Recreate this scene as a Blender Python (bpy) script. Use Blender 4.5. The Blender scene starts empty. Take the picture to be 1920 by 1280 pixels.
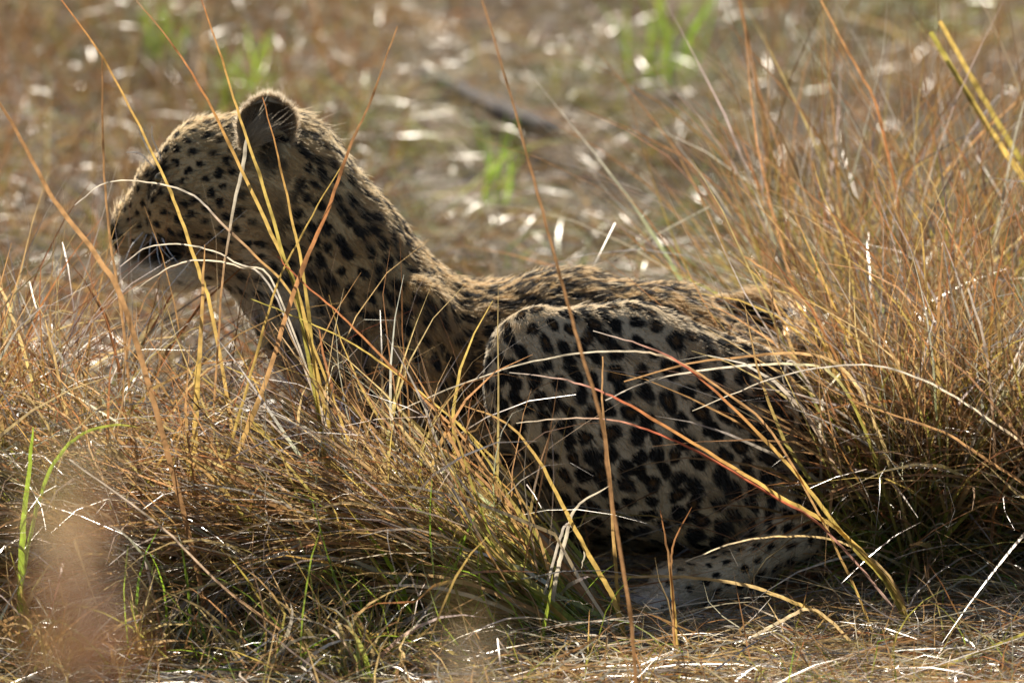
import bpy, bmesh, math, random
import numpy as np
from mathutils import Vector, kdtree
from mathutils.bvhtree import BVHTree

rng = np.random.default_rng(7)
random.seed(7)
scene = bpy.context.scene
col = scene.collection

# ------------------------------------------------------------------ camera
PITCH = math.radians(11.0)
DIST = 12.0
FRAME_W = 1.40                      # metres across the frame at DIST
ZT = 0.333
cam_d = bpy.data.cameras.new('camera')
cam = bpy.data.objects.new('camera', cam_d)
col.objects.link(cam)
CAM = np.array([0.0, -DIST * math.cos(PITCH), ZT + DIST * math.sin(PITCH)])
cam.location = CAM
cam.rotation_euler = (math.pi / 2 - PITCH, 0, 0)
cam_d.sensor_width = 36.0
cam_d.lens = 36.0 * DIST / FRAME_W
cam_d.clip_start = 0.5
cam_d.clip_end = 900
cam_d.dof.use_dof = True
cam_d.dof.focus_distance = 11.62
cam_d.dof.aperture_fstop = 5.2
scene.camera = cam

# ------------------------------------------------------------------ light
SUN_EL, SUN_AZ = math.radians(44), math.radians(-9)     # azimuth from +Y towards +X
world = bpy.data.worlds.new('World')
scene.world = world
world.use_nodes = True
wn = world.node_tree
wn.nodes.clear()
sky = wn.nodes.new('ShaderNodeTexSky')
sky.sky_type = 'NISHITA'
sky.sun_disc = False
sky.sun_elevation = SUN_EL
sky.sun_rotation = SUN_AZ
bg = wn.nodes.new('ShaderNodeBackground')
bg.inputs['Strength'].default_value = 0.05
wo = wn.nodes.new('ShaderNodeOutputWorld')
wn.links.new(sky.outputs[0], bg.inputs[0])
wn.links.new(bg.outputs[0], wo.inputs[0])
sun_d = bpy.data.lights.new('sun', 'SUN')
sun_d.energy = 5.0
sun_d.angle = math.radians(0.5)
sun_d.color = (1.0, 0.93, 0.82)
sun = bpy.data.objects.new('sun', sun_d)
col.objects.link(sun)
sdir = Vector((math.sin(SUN_AZ) * math.cos(SUN_EL), math.cos(SUN_AZ) * math.cos(SUN_EL), math.sin(SUN_EL)))
sun.rotation_euler = sdir.to_track_quat('Z', 'Y').to_euler()
sun.location = sdir * 20

vs = scene.view_settings
vs.view_transform = 'Standard'
vs.look = 'None'
vs.exposure = 1.25
vs.gamma = 1.0
vs.use_curve_mapping = False
cy = scene.cycles
cy.max_bounces = 5
cy.diffuse_bounces = 2
cy.glossy_bounces = 2
cy.transmission_bounces = 4
cy.transparent_max_bounces = 4
cy.sample_clamp_indirect = 4.0
cy.sample_clamp_direct = 5.0
cy.use_denoising = True
scene.cycles_curves.shape = 'RIBBONS'

# ------------------------------------------------------------------ helpers
FWD = np.array([0, math.cos(PITCH), -math.sin(PITCH)])
UP = np.array([0, math.sin(PITCH), math.cos(PITCH)])
RT = np.array([1.0, 0, 0])
PXM = FRAME_W / 1920.0              # metres per photo pixel at DIST


def at(px, py, y):
    """a point of the place seen at photo pixel (px, py) and standing at depth y"""
    d = FWD * DIST + RT * (px - 960) * PXM + UP * (640 - py) * PXM
    t = (y - CAM[1]) / d[1]
    return CAM + d * t


def ground_at(px, py):
    d = FWD * DIST + RT * (px - 960) * PXM + UP * (640 - py) * PXM
    t = -CAM[2] / d[2]
    return CAM + d * t


def tag(o, label=None, cat=None, group=None, kind=None):
    if label: o['label'] = label
    if cat: o['category'] = cat
    if group: o['group'] = group
    if kind: o['kind'] = kind
    return o


def nrm(v):
    return v / np.maximum(np.linalg.norm(v, axis=-1, keepdims=True), 1e-9)


def mesh_np(name, verts, quads=None, tris=None, colors=None, mat=None, parent=None, smooth=True):
    me = bpy.data.meshes.new(name)
    verts = np.asarray(verts, np.float32)
    me.vertices.add(len(verts))
    me.vertices.foreach_set('co', verts.ravel())
    loops, starts = [], []
    n = 0
    if quads is not None and len(quads):
        q = np.asarray(quads, np.int32)
        loops.append(q.ravel()); starts.append(np.arange(len(q)) * 4); n = len(q) * 4
    if tris is not None and len(tris):
        t = np.asarray(tris, np.int32)
        loops.append(t.ravel()); starts.append(n + np.arange(len(t)) * 3)
    loops = np.concatenate(loops); starts = np.concatenate(starts).astype(np.int32)
    me.loops.add(len(loops))
    me.loops.foreach_set('vertex_index', loops.astype(np.int32))
    me.polygons.add(len(starts))
    me.polygons.foreach_set('loop_start', starts)
    if smooth:
        me.polygons.foreach_set('use_smooth', np.ones(len(starts), bool))
    me.update(calc_edges=True)
    if colors is not None:
        a = me.attributes.new('tint', 'FLOAT_COLOR', 'POINT')
        c = np.ones((len(verts), 4), np.float32); c[:, :3] = colors
        a.data.foreach_set('color', c.ravel())
    o = bpy.data.objects.new(name, me)
    col.objects.link(o)
    if mat: me.materials.append(mat)
    if parent: o.parent = parent
    return o


# ------------------------------------------------------------------ materials
def new_mat(name):
    m = bpy.data.materials.new(name); m.use_nodes = True
    m.node_tree.nodes.clear()
    return m, m.node_tree.nodes, m.node_tree.links


def grass_material(name, transl=0.45, gloss=0.10, rough=0.3, gain=1.0, fres=1.0):
    m, N, L = new_mat(name)
    out = N.new('ShaderNodeOutputMaterial')
    att = N.new('ShaderNodeAttribute'); att.attribute_name = 'tint'
    geo = N.new('ShaderNodeNewGeometry')
    noi = N.new('ShaderNodeTexNoise'); noi.inputs['Scale'].default_value = 90; noi.inputs['Detail'].default_value = 3
    L.new(geo.outputs['Position'], noi.inputs['Vector'])
    mr = N.new('ShaderNodeMapRange'); mr.inputs[1].default_value = 0.3; mr.inputs[2].default_value = 0.7
    mr.inputs[3].default_value = 0.65 * gain; mr.inputs[4].default_value = 1.3 * gain
    L.new(noi.outputs['Fac'], mr.inputs[0])
    mul = N.new('ShaderNodeVectorMath'); mul.operation = 'SCALE'
    L.new(att.outputs['Color'], mul.inputs[0]); L.new(mr.outputs[0], mul.inputs['Scale'])
    dif = N.new('ShaderNodeBsdfDiffuse'); tr = N.new('ShaderNodeBsdfTranslucent')
    gl = N.new('ShaderNodeBsdfGlossy'); gl.inputs['Roughness'].default_value = rough
    gl.inputs['Color'].default_value = (1, 0.97, 0.92, 1)
    L.new(mul.outputs[0], dif.inputs[0])
    hs = N.new('ShaderNodeHueSaturation'); hs.inputs['Saturation'].default_value = 1.02; hs.inputs['Value'].default_value = 1.3
    L.new(mul.outputs[0], hs.inputs['Color']); L.new(hs.outputs[0], tr.inputs[0])
    m1 = N.new('ShaderNodeMixShader'); m1.inputs[0].default_value = transl
    L.new(dif.outputs[0], m1.inputs[1]); L.new(tr.outputs[0], m1.inputs[2])
    lw = N.new('ShaderNodeFresnel'); lw.inputs['IOR'].default_value = 1.45
    ad = N.new('ShaderNodeMath'); ad.operation = 'MULTIPLY_ADD'; ad.use_clamp = True; ad.inputs[1].default_value = fres; ad.inputs[2].default_value = gloss
    L.new(lw.outputs[0], ad.inputs[0])
    m2 = N.new('ShaderNodeMixShader')
    L.new(ad.outputs[0], m2.inputs[0]); L.new(m1.outputs[0], m2.inputs[1]); L.new(gl.outputs[0], m2.inputs[2])
    L.new(m2.outputs[0], out.inputs[0])
    return m


M_GRASS = grass_material('dry_grass', 0.46, 0.00, 0.42, 1.0, .26)
M_LITTER = grass_material('straw', 0.30, 0.00, 0.46, .95, .18)
M_MEADOW = grass_material('meadow', 0.35, 0.0, 0.33, .70, .11)
M_STEM = grass_material('culm', 0.55, 0.0, 0.40, .95, .32)


def soil_material():
    m, N, L = new_mat('soil')
    out = N.new('ShaderNodeOutputMaterial'); p = N.new('ShaderNodeBsdfPrincipled')
    tc = N.new('ShaderNodeNewGeometry')
    n1 = N.new('ShaderNodeTexNoise'); n1.inputs['Scale'].default_value = 6; n1.inputs['Detail'].default_value = 8
    n2 = N.new('ShaderNodeTexNoise'); n2.inputs['Scale'].default_value = 60; n2.inputs['Detail'].default_value = 6
    L.new(tc.outputs['Position'], n1.inputs['Vector']); L.new(tc.outputs['Position'], n2.inputs['Vector'])
    r1 = N.new('ShaderNodeValToRGB')
    r1.color_ramp.elements[0].position = 0.3; r1.color_ramp.elements[0].color = (0.055, 0.038, 0.024, 1)
    r1.color_ramp.elements[1].position = 0.7; r1.color_ramp.elements[1].color = (0.16, 0.115, 0.07, 1)
    L.new(n1.outputs['Fac'], r1.inputs[0])
    r2 = N.new('ShaderNodeValToRGB')
    r2.color_ramp.elements[0].position = 0.35; r2.color_ramp.elements[0].color = (0.5, 0.5, 0.5, 1)
    r2.color_ramp.elements[1].position = 0.7; r2.color_ramp.elements[1].color = (1.4, 1.3, 1.15, 1)
    L.new(n2.outputs['Fac'], r2.inputs[0])
    mx = N.new('ShaderNodeMix'); mx.data_type = 'RGBA'; mx.blend_type = 'MULTIPLY'; mx.inputs[0].default_value = 1
    L.new(r1.outputs[0], mx.inputs[6]); L.new(r2.outputs[0], mx.inputs[7])
    L.new(mx.outputs[2], p.inputs['Base Color']); p.inputs['Roughness'].default_value = 0.95
    b = N.new('ShaderNodeBump'); b.inputs['Strength'].default_value = 0.6; b.inputs['Distance'].default_value = 0.02
    L.new(n2.outputs['Fac'], b.inputs['Height']); L.new(b.outputs[0], p.inputs['Normal'])
    L.new(p.outputs[0], out.inputs[0])
    return m


def coat_material(name, sheen_gloss, rough, transl):
    m, N, L = new_mat(name)
    out = N.new('ShaderNodeOutputMaterial')
    att = N.new('ShaderNodeAttribute'); att.attribute_name = 'tint'
    dif = N.new('ShaderNodeBsdfDiffuse'); tr = N.new('ShaderNodeBsdfTranslucent')
    L.new(att.outputs['Color'], dif.inputs[0]); L.new(att.outputs['Color'], tr.inputs[0])
    m1 = N.new('ShaderNodeMixShader'); m1.inputs[0].default_value = transl
    L.new(dif.outputs[0], m1.inputs[1]); L.new(tr.outputs[0], m1.inputs[2])
    gl = N.new('ShaderNodeBsdfGlossy'); gl.inputs['Roughness'].default_value = rough
    m2 = N.new('ShaderNodeMixShader'); m2.inputs[0].default_value = sheen_gloss
    L.new(m1.outputs[0], m2.inputs[1]); L.new(gl.outputs[0], m2.inputs[2])
    L.new(m2.outputs[0], out.inputs[0])
    return m


M_SKIN = coat_material('coat', 0.0, 0.6, 0.0)
M_EAR = coat_material('ear_skin', 0.0, 0.6, 0.45)


def fur_material():
    m, N, L = new_mat('fur')
    out = N.new('ShaderNodeOutputMaterial')
    att = N.new('ShaderNodeAttribute'); att.attribute_name = 'tint'
    dif = N.new('ShaderNodeBsdfDiffuse'); tr = N.new('ShaderNodeBsdfTranslucent')
    L.new(att.outputs['Color'], dif.inputs[0]); L.new(att.outputs['Color'], tr.inputs[0])
    m1 = N.new('ShaderNodeMixShader'); m1.inputs[0].default_value = .35
    L.new(dif.outputs[0], m1.inputs[1]); L.new(tr.outputs[0], m1.inputs[2])
    gm = N.new('ShaderNodeGamma'); gm.inputs[1].default_value = .55
    L.new(att.outputs['Color'], gm.inputs[0])
    ht = N.new('ShaderNodeBsdfHair'); ht.component = 'Transmission'
    ht.inputs['RoughnessU'].default_value = .35; ht.inputs['RoughnessV'].default_value = .7
    L.new(gm.outputs[0], ht.inputs['Color'])
    m2 = N.new('ShaderNodeMixShader'); m2.inputs[0].default_value = .68
    L.new(m1.outputs[0], m2.inputs[1]); L.new(ht.outputs[0], m2.inputs[2])
    hr = N.new('ShaderNodeBsdfHair'); hr.component = 'Reflection'
    hr.inputs['RoughnessU'].default_value = .25; hr.inputs['RoughnessV'].default_value = .5
    hr.inputs['Color'].default_value = (.9, .85, .75, 1)
    m3 = N.new('ShaderNodeMixShader'); m3.inputs[0].default_value = .03
    L.new(m2.outputs[0], m3.inputs[1]); L.new(hr.outputs[0], m3.inputs[2])
    L.new(m3.outputs[0], out.inputs[0])
    return m


M_FUR = fur_material()


def plain(name, c, rough=0.5, spec=0.5):
    m, N, L = new_mat(name)
    out = N.new('ShaderNodeOutputMaterial'); p = N.new('ShaderNodeBsdfPrincipled')
    p.inputs['Base Color'].default_value = (*c, 1); p.inputs['Roughness'].default_value = rough
    p.inputs['Specular IOR Level'].default_value = spec
    n = N.new('ShaderNodeTexNoise'); n.inputs['Scale'].default_value = 40
    b = N.new('ShaderNodeBump'); b.inputs['Strength'].default_value = 0.15
    L.new(n.outputs['Fac'], b.inputs['Height']); L.new(b.outputs[0], p.inputs['Normal'])
    L.new(p.outputs[0], out.inputs[0])
    return m


# ------------------------------------------------------------------ ground
def height(x, y):
    return 0.012 * np.sin(3.1 * x + 1.3 * y) * np.cos(2.3 * y - 0.7 * x) + 0.008 * np.sin(7.7 * x - 4.1 * y)


gx = np.concatenate([[-400, -150, -60, -25, -12, -7], np.linspace(-5, 5, 101), [7, 12, 25, 60, 150, 400]])
gy = np.concatenate([[-200, -60, -30, -20, -14, -9, -6, -4], np.linspace(-3, 9, 121), [11, 15, 22, 40, 80, 200, 500]])
X, Y = np.meshgrid(gx, gy, indexing='ij')
Z = height(X, Y) * np.exp(-(np.maximum(np.abs(X) - 4, 0) + np.maximum(np.abs(Y - 3) - 5, 0)))
V = np.stack([X, Y, Z], -1).reshape(-1, 3)
ny = len(gy)
ii, jj = np.meshgrid(np.arange(len(gx) - 1), np.arange(ny - 1), indexing='ij')
a = (ii * ny + jj).ravel()
Q = np.stack([a, a + ny, a + ny + 1, a + 1], -1)
g = mesh_np('ground', V, quads=Q, mat=soil_material())
tag(g, 'brown soil under the dry grass', 'ground', kind='structure')

# ------------------------------------------------------------------ leopard: body as one surface
PR = []      # primitives of the body


def prim(pa, pb, ra, rb, k=0.012, sy=1.0, colr=None, pale=None, spot=0.040, size=0.014, elong=1.2, flow=None, furl=.0105, tagn='body'):
    pa, pb = np.array(pa, float), np.array(pb, float)
    if flow is None:
        flow = pb - pa
    PR.append(dict(a=pa, b=pb, ra=ra, rb=rb, k=k, sy=sy, col=np.array(colr if colr else (0.36, 0.24, 0.12)),
                   spot=spot, size=size, elong=elong, flow=nrm(np.array(flow, float)), furl=furl, tag=tagn))


def pp(px, py, y): return at(px, py, y)
R = PXM
TAN, BUFF, WHITE, OCHRE = (0.44, 0.30, 0.145), (0.51, 0.395, 0.225), (0.66, 0.60, 0.48), (0.44, 0.27, 0.115)
PALE = (0.53, 0.45, 0.315)
CHIN = (0.78, 0.73, 0.63)
HAUNCH = (0.47, 0.395, 0.28)

BD = dict(tagn='torso')
# torso, flow from neck towards tail
prim(pp(700, 600, .16), pp(860, 675, .17), 135*R, 140*R, .03, 1.05, TAN, spot=.0200, size=.0084, elong=1.6, **BD)
prim(pp(860, 675, .17), pp(1060, 640, .16), 138*R, 130*R, .03, 1.05, OCHRE, spot=.0200, size=.0114, elong=1.7, **BD)
prim(pp(1060, 640, .16), pp(1240, 665, .13), 130*R, 125*R, .03, 1.0, OCHRE, spot=.0200, size=.0114, elong=1.4, **BD)
prim(pp(1240, 665, .13), pp(1400, 745, .08), 126*R, 118*R, .03, 1.0, OCHRE, spot=.0215, size=.0112, elong=1.3, **BD)
# chest and belly
prim(pp(640, 640, .13), pp(800, 800, .16), 105*R, 120*R, .04, 1.0, PALE, spot=.036, size=.012, **BD)
prim(pp(800, 820, .17), pp(1200, 840, .17), 110*R, 110*R, .04, 1.1, PALE, spot=.04, size=.012, **BD)
prim(pp(820, 925, .15), pp(1240, 945, .14), 100*R, 100*R, .05, 1.1, PALE, spot=.03, size=.010, **BD)
# shoulder blade (near)
prim(pp(770, 590, .06), pp(760, 760, .03), 70*R, 80*R, .05, .7, TAN, spot=.0225, size=.0090, elong=1.8, flow=(.5, 0, -1), **BD)
# neck, flow from the skull down
prim(pp(520, 335, .115), pp(630, 465, .13), 132*R, 120*R, .03, .92, BUFF, spot=.0205, size=.0085, elong=1.3, tagn='neck')
prim(pp(630, 465, .13), pp(745, 615, .15), 120*R, 136*R, .03, .95, TAN, spot=.0200, size=.0086, elong=1.35, tagn='neck')
# throat
prim(pp(470, 430, .11), pp(590, 600, .12), 85*R, 105*R, .03, .8, WHITE, spot=.0215, size=.0078, elong=1.3, tagn='neck', furl=.016)
# head
HD = dict(tagn='head', furl=.008)
prim(pp(395, 318, .115), pp(468, 322, .105), 100*R, 117*R, .02, .78, BUFF, spot=.0172, size=.0060, elong=1.25, **HD)
prim(pp(318, 356, .135), pp(400, 340, .115), 66*R, 92*R, .014, .85, BUFF, spot=.0178, size=.0060, **HD)
prim(pp(252, 412, .165), pp(318, 356, .137), 38*R, 62*R, .014, 1.15, TAN, spot=.019, size=.0050, **HD)     # bridge
prim(pp(233, 434, .168), pp(262, 418, .158), 29*R, 38*R, .010, 1.1, TAN, spot=.016, size=.0035, **HD)      # nose
prim(pp(242, 452, .142), pp(320, 432, .115), 33*R, 48*R, .012, .9, BUFF, spot=.016, size=.0042, elong=1.5, **HD)   # near lip pad
prim(pp(242, 450, .188), pp(320, 432, .165), 32*R, 46*R, .012, .9, BUFF, spot=.016, size=.0040, **HD)  # far lip pad
prim(pp(350, 395, .080), pp(430, 405, .075), 74*R, 98*R, .022, .62, TAN, spot=.0165, size=.0058, **HD)      # cheek
prim(pp(420, 400, .10), pp(500, 410, .11), 95*R, 110*R, .03, .8, BUFF, spot=.0182, size=.0064, tagn='head', furl=.012)
prim(pp(250, 506, .163), pp(345, 496, .135), 31*R, 50*R, .008, 1.0, CHIN, spot=.05, size=.003, **HD)       # chin
prim(pp(345, 492, .135), pp(450, 460, .105), 44*R, 82*R, .018, .9, WHITE, spot=.027, size=.0065, tagn='head', furl=.012)
# near hind leg: thigh, knee, shank, hock
TH = dict(tagn='thigh', spot=.0270, size=.0142, elong=1.12, furl=.0070)
KN = dict(tagn='thigh', spot=.0215, size=.0105, elong=1.35, furl=.0070)
prim(pp(1015, 672, -.135), pp(1180, 690, -.09), 100*R, 118*R, .03, .62, HAUNCH, flow=(.5, 0, -.9), **KN)
prim(pp(1180, 690, -.09), pp(1400, 770, -.03), 118*R, 125*R, .03, .75, HAUNCH, flow=(.9, 0, -.5), **TH)
prim(pp(1015, 740, -.14), pp(1160, 850, -.12), 104*R, 130*R, .03, .58, PALE, flow=(.5, 0, -.9), **KN)
prim(pp(1160, 810, -.11), pp(1330, 850, -.08), 150*R, 145*R, .04, .60, HAUNCH, flow=(.6, 0, -.8), **TH)
prim(pp(1330, 880, -.09), pp(1440, 940, -.10), 110*R, 80*R, .03, .62, BUFF, flow=(.6, 0, -.8), tagn='thigh', spot=.0245, size=.0112, elong=1.4)
prim(pp(1400, 800, -.02), pp(1470, 900, -.05), 110*R, 70*R, .03, .8, TAN, flow=(.3, 0, -1), **TH)
prim(pp(1440, 940, -.105), pp(1490, 1010, -.12), 62*R, 46*R, .02, .8, PALE, flow=(.3, 0, -1), tagn='shank', spot=.022, size=.0088, elong=2.2)
prim(pp(1110, 925, -.09), pp(1330, 965, -.10), 62*R, 62*R, .05, .8, BUFF, flow=(.9, 0, -.4), **TH)
# metatarsus and paw lie on the ground
hk = at(1492, 1003, -.13)
mt = at(1362, 1080, -.185)
pw = np.array([at(1262, 1100, -.2)[0], -.215, .036])
prim(hk, mt, 46*R, 40*R, .02, .9, PALE, tagn='foot', spot=.0185, size=.0072, elong=1.7, furl=.008)
prim(mt, pw, 42*R, 48*R, .02, 1.2, PALE, tagn='foot', spot=.0185, size=.0058, furl=.007)
for dy_, dx_, r_ in ((-.050, .014, 20), (-.018, -.004, 22), (.015, -.004, 22), (.046, .012, 20)):
    p0 = pw + np.array([-.012, dy_ * .7, -.004]); p1 = pw + np.array([-.044 + dx_, dy_, -.018])
    prim(p0, p1, 16*R, r_*R, .003, 1.0, CHIN, tagn='foot', spot=.05, size=.003, furl=.004)
# far hind leg, folded
prim(pp(1380, 740, .20), pp(1130, 740, .30), 105*R, 85*R, .03, .8, BUFF, flow=(-.5, 0, -1), **TH)
prim(pp(1130, 760, .31), pp(1330, 960, .30), 75*R, 45*R, .03, .8, BUFF, flow=(.5, 0, -1), **TH)
prim(np.array([.27, .30, .05]), np.array([.12, .28, .04]), 42*R, 40*R, .02, 1, PALE, tagn='foot')
# forelegs: elbows on the ground, forearms forward
for yy, xo in ((.045, 0), (.27, .03)):
    e = np.array([at(800, 900, yy)[0] + xo, yy, .075]); w = np.array([at(600, 1000, yy)[0] + xo, yy - .03, .042]); f = np.array([at(520, 1010, yy)[0] + xo, yy - .03, .04])
    prim(pp(745, 730, yy), e, 80*R, 55*R, .03, .8, TAN, tagn='foreleg', spot=.032, size=.0095, flow=(.1, 0, -1))
    prim(e, w, 52*R, 38*R, .02, 1, BUFF, tagn='foreleg', spot=.026, size=.007)
    prim(w, f, 40*R, 46*R, .02, 1.1, PALE, tagn='foreleg', spot=.026, size=.005)
# tail: over the rump and round behind it
tl = [(1440, 720, .12, 50), (1490, 660, .20, 46), (1480, 610, .25, 43), (1420, 580, .27, 43), (1350, 598, .29, 42), (1300, 660, .33, 40)]
for k_ in range(len(tl) - 1):
    A_, B_ = tl[k_], tl[k_ + 1]
    prim(pp(*A_[:3]), pp(*B_[:3]), A_[3]*R, B_[3]*R, .02 if k_ == 0 else .006, 1, OCHRE, tagn='tail', spot=.032, size=.0150, elong=1.2, furl=.013)


def prim_dist(P, q):
    A, B = q['a'], q['b']
    W = P - A
    ba = B - A
    if q['sy'] != 1.0:
        W = W.copy()
        l2 = ba @ ba
        # flatten along depth about the bone
        h = np.clip((W[..., 0] * ba[0] + W[..., 2] * ba[2]) / max(ba[0] ** 2 + ba[2] ** 2, 1e-9), 0, 1)
        D = W - h[..., None] * ba
        D[..., 1] /= q['sy']
        return np.sqrt((D * D).sum(-1)) - (q['ra'] + (q['rb'] - q['ra']) * h)
    h = np.clip((W @ ba) / max(ba @ ba, 1e-9), 0, 1)
    D = W - h[..., None] * ba
    return np.sqrt((D * D).sum(-1)) - (q['ra'] + (q['rb'] - q['ra']) * h)


MOUTH = [(pp(205, 482, .16), pp(338, 468, .115), 6*R, 17*R)]


def sdf(P):
    d = np.full(P.shape[:-1], 9.0, np.float32)
    for q in PR:
        m = q['ra'] + q['rb'] + .06
        lo = np.minimum(q['a'], q['b']) - m; hi = np.maximum(q['a'], q['b']) + m
        di = prim_dist(P, q).astype(np.float32)
        k = q['k']
        hh = np.maximum(k - np.abs(d - di), 0) / k
        d = np.minimum(d, di) - hh * hh * k * .25
    for a_, b_, r0, r1 in MOUTH:
        q = dict(a=a_, b=b_, ra=r0, rb=r1, sy=1.8)
        di = -prim_dist(P, q).astype(np.float32)
        k = .006
        hh = np.maximum(k - np.abs(d - di), 0) / k
        d = np.maximum(d, di) + hh * hh * k * .25
    return d


def surface_nets(lo, hi, h):
    n = np.ceil((hi - lo) / h).astype(int) + 1
    xs = [lo[i] + h * np.arange(n[i]) for i in range(3)]
    F = np.empty(n, np.float32)
    for i0 in range(0, n[0], 24):
        G = np.stack(np.meshgrid(xs[0][i0:i0 + 24], xs[1], xs[2], indexing='ij'), -1).astype(np.float32)
        F[i0:i0 + 24] = sdf(G)
    ins = F < 0
    c = np.zeros(n - 1, np.int8)
    for dx in (0, 1):
        for dy in (0, 1):
            for dz in (0, 1):
                c += ins[dx:n[0] - 1 + dx, dy:n[1] - 1 + dy, dz:n[2] - 1 + dz]
    act = np.argwhere((c > 0) & (c < 8))
    idx = -np.ones(n - 1, np.int32)
    idx[tuple(act.T)] = np.arange(len(act))
    acc = np.zeros((len(act), 3)); cnt = np.zeros(len(act))
    for ax in range(3):
        o1, o2 = [(1, 2), (0, 2), (0, 1)][ax]
        for u in (0, 1):
            for v in (0, 1):
                s = act.copy(); s[:, o1] += u; s[:, o2] += v
                e = s.copy(); e[:, ax] += 1
                f0 = F[tuple(s.T)]; f1 = F[tuple(e.T)]
                m = (f0 < 0) != (f1 < 0)
                t = np.where(m, f0 / np.where(m, f0 - f1, 1), 0)
                p = s.astype(float); p[:, ax] += t
                acc[m] += p[m]; cnt[m] += 1
    V = lo + h * acc / cnt[:, None]
    faces = []
    for ax in range(3):
        o1, o2 = [(1, 2), (2, 0), (0, 1)][ax]
        sl0 = [slice(None)] * 3; sl1 = [slice(None)] * 3
        sl0[ax] = slice(0, -1); sl1[ax] = slice(1, None)
        A0 = ins[tuple(sl0)]; A1 = ins[tuple(sl1)]
        e = np.argwhere(A0 != A1)
        e = e[(e[:, o1] > 0) & (e[:, o2] > 0) & (e[:, o1] < n[o1] - 1) & (e[:, o2] < n[o2] - 1)]
        fl = A0[tuple(e.T)]

        def cid(u, v):
            q = e.copy(); q[:, o1] -= u; q[:, o2] -= v
            return idx[tuple(q.T)]
        f = np.stack([cid(1, 1), cid(0, 1), cid(0, 0), cid(1, 0)], -1)
        f[~fl] = f[~fl][:, ::-1]
        faces.append(f)
    return V, np.concatenate(faces)


allp = np.array([q['a'] for q in PR] + [q['b'] for q in PR])
V, Qd = surface_nets(allp.min(0) - .14, allp.max(0) + .14, 0.0068)
# drop cells below the soil, smooth a little
for _ in range(3):
    acc = np.zeros_like(V); cnt = np.zeros(len(V))
    for u in range(4):
        np.add.at(acc, Qd[:, u], V[Qd[:, (u + 1) % 4]]); np.add.at(cnt, Qd[:, u], 1)
        np.add.at(acc, Qd[:, u], V[Qd[:, (u - 1) % 4]]); np.add.at(cnt, Qd[:, u], 1)
    V = V * .5 + .5 * acc / np.maximum(cnt, 1)[:, None]
tmp = mesh_np('tmp_body', V, quads=Qd)
sb = tmp.modifiers.new('s', 'SUBSURF'); sb.levels = 1; sb.render_levels = 1
dg = bpy.context.evaluated_depsgraph_get()
bme = bpy.data.meshes.new_from_object(tmp.evaluated_get(dg))
bpy.data.objects.remove(tmp)
nv = len(bme.vertices)
BV = np.empty(nv * 3, np.float32); bme.vertices.foreach_get('co', BV); BV = BV.reshape(-1, 3)
BN = np.empty(nv * 3, np.float32); bme.vertices.foreach_get('normal', BN); BN = BN.reshape(-1, 3)
bme.calc_loop_triangles()
BT = np.empty(len(bme.loop_triangles) * 3, np.int32); bme.loop_triangles.foreach_get('vertices', BT); BT = BT.reshape(-1, 3)
bvh = BVHTree.FromPolygons([tuple(v) for v in BV.tolist()], BT.tolist())


def hit(px, py):
    d = FWD * DIST + RT * (px - 960) * PXM + UP * (640 - py) * PXM
    p, n, i, dist = bvh.ray_cast(Vector(CAM), Vector(d).normalized())
    return (np.array(p), np.array(n)) if p is not None else (None, None)


def to_px(P):
    d = P - CAM
    w = d @ FWD
    return 960 + (d @ RT) / w * DIST / PXM, 640 - (d @ UP) / w * DIST / PXM


def weights(P):
    D = np.stack([prim_dist(P, q) for q in PR], -1)
    W = np.exp(-(D - D.min(-1, keepdims=True)) / .012)
    return W / W.sum(-1, keepdims=True)


SP_spot = np.array([q['spot'] for q in PR]); SP_size = np.array([q['size'] for q in PR]); SP_el = np.array([q['elong'] for q in PR])
SP_col = np.array([q['col'] for q in PR]); SP_flow = np.array([q['flow'] for q in PR]); SP_fur = np.array([q['furl'] for q in PR])
TAGS = np.array([q['tag'] for q in PR])


def sample_surface(n, wface=None):
    A, B, C_ = BV[BT[:, 0]], BV[BT[:, 1]], BV[BT[:, 2]]
    ar = np.linalg.norm(np.cross(B - A, C_ - A), axis=1)
    if wface is not None: ar = ar * wface
    f = rng.choice(len(BT), n, p=ar / ar.sum())
    u, v = rng.random(n), rng.random(n)
    m = u + v > 1; u[m] = 1 - u[m]; v[m] = 1 - v[m]
    P = A[f] + u[:, None] * (B - A)[f] + v[:, None] * (C_ - A)[f]
    N_ = nrm(BN[BT[f, 0]] * (1 - u - v)[:, None] + BN[BT[f, 1]] * u[:, None] + BN[BT[f, 2]] * v[:, None])
    return P, N_


# spots: spaced over the coat, size by body region
SPt, SNt = sample_surface(90000)
Wt = weights(SPt)
rad = Wt @ SP_spot
acc_p = np.zeros((6000, 3)); acc_r = np.zeros(6000); na = 0
keep = []
for i in range(len(SPt)):
    if na:
        d = np.linalg.norm(acc_p[:na] - SPt[i], axis=1)
        if (d < .5 * (rad[i] + acc_r[:na]) * .93).any(): continue
    acc_p[na] = SPt[i]; acc_r[na] = rad[i]; na += 1
    keep.append(i)
    if na >= 6000: break
keep = np.array(keep)
S_c, S_n = SPt[keep], SNt[keep]
S_sz = (Wt[keep] @ SP_size) * rng.uniform(.78, 1.18, na) * (1 - .15 * np.clip(S_n[:, 2] - .1, 0, 1))  # smaller spots on upward faces, painting the rim light into the coat
S_el = (Wt[keep] @ SP_el) * rng.uniform(.8, 1.2, na)
fl = Wt[keep] @ SP_flow
fl = fl + rng.normal(0, .35, fl.shape)
S_t = nrm(fl - (fl * S_n).sum(-1, keepdims=True) * S_n)
S_b = np.cross(S_n, S_t)
S_ph = rng.uniform(0, 6.28, (na, 3))
S_tag = TAGS[Wt[keep].argmax(1)]
S_ring = (rng.random(na) < .45) & np.isin(S_tag, ['thigh', 'torso', 'tail'])
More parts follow.
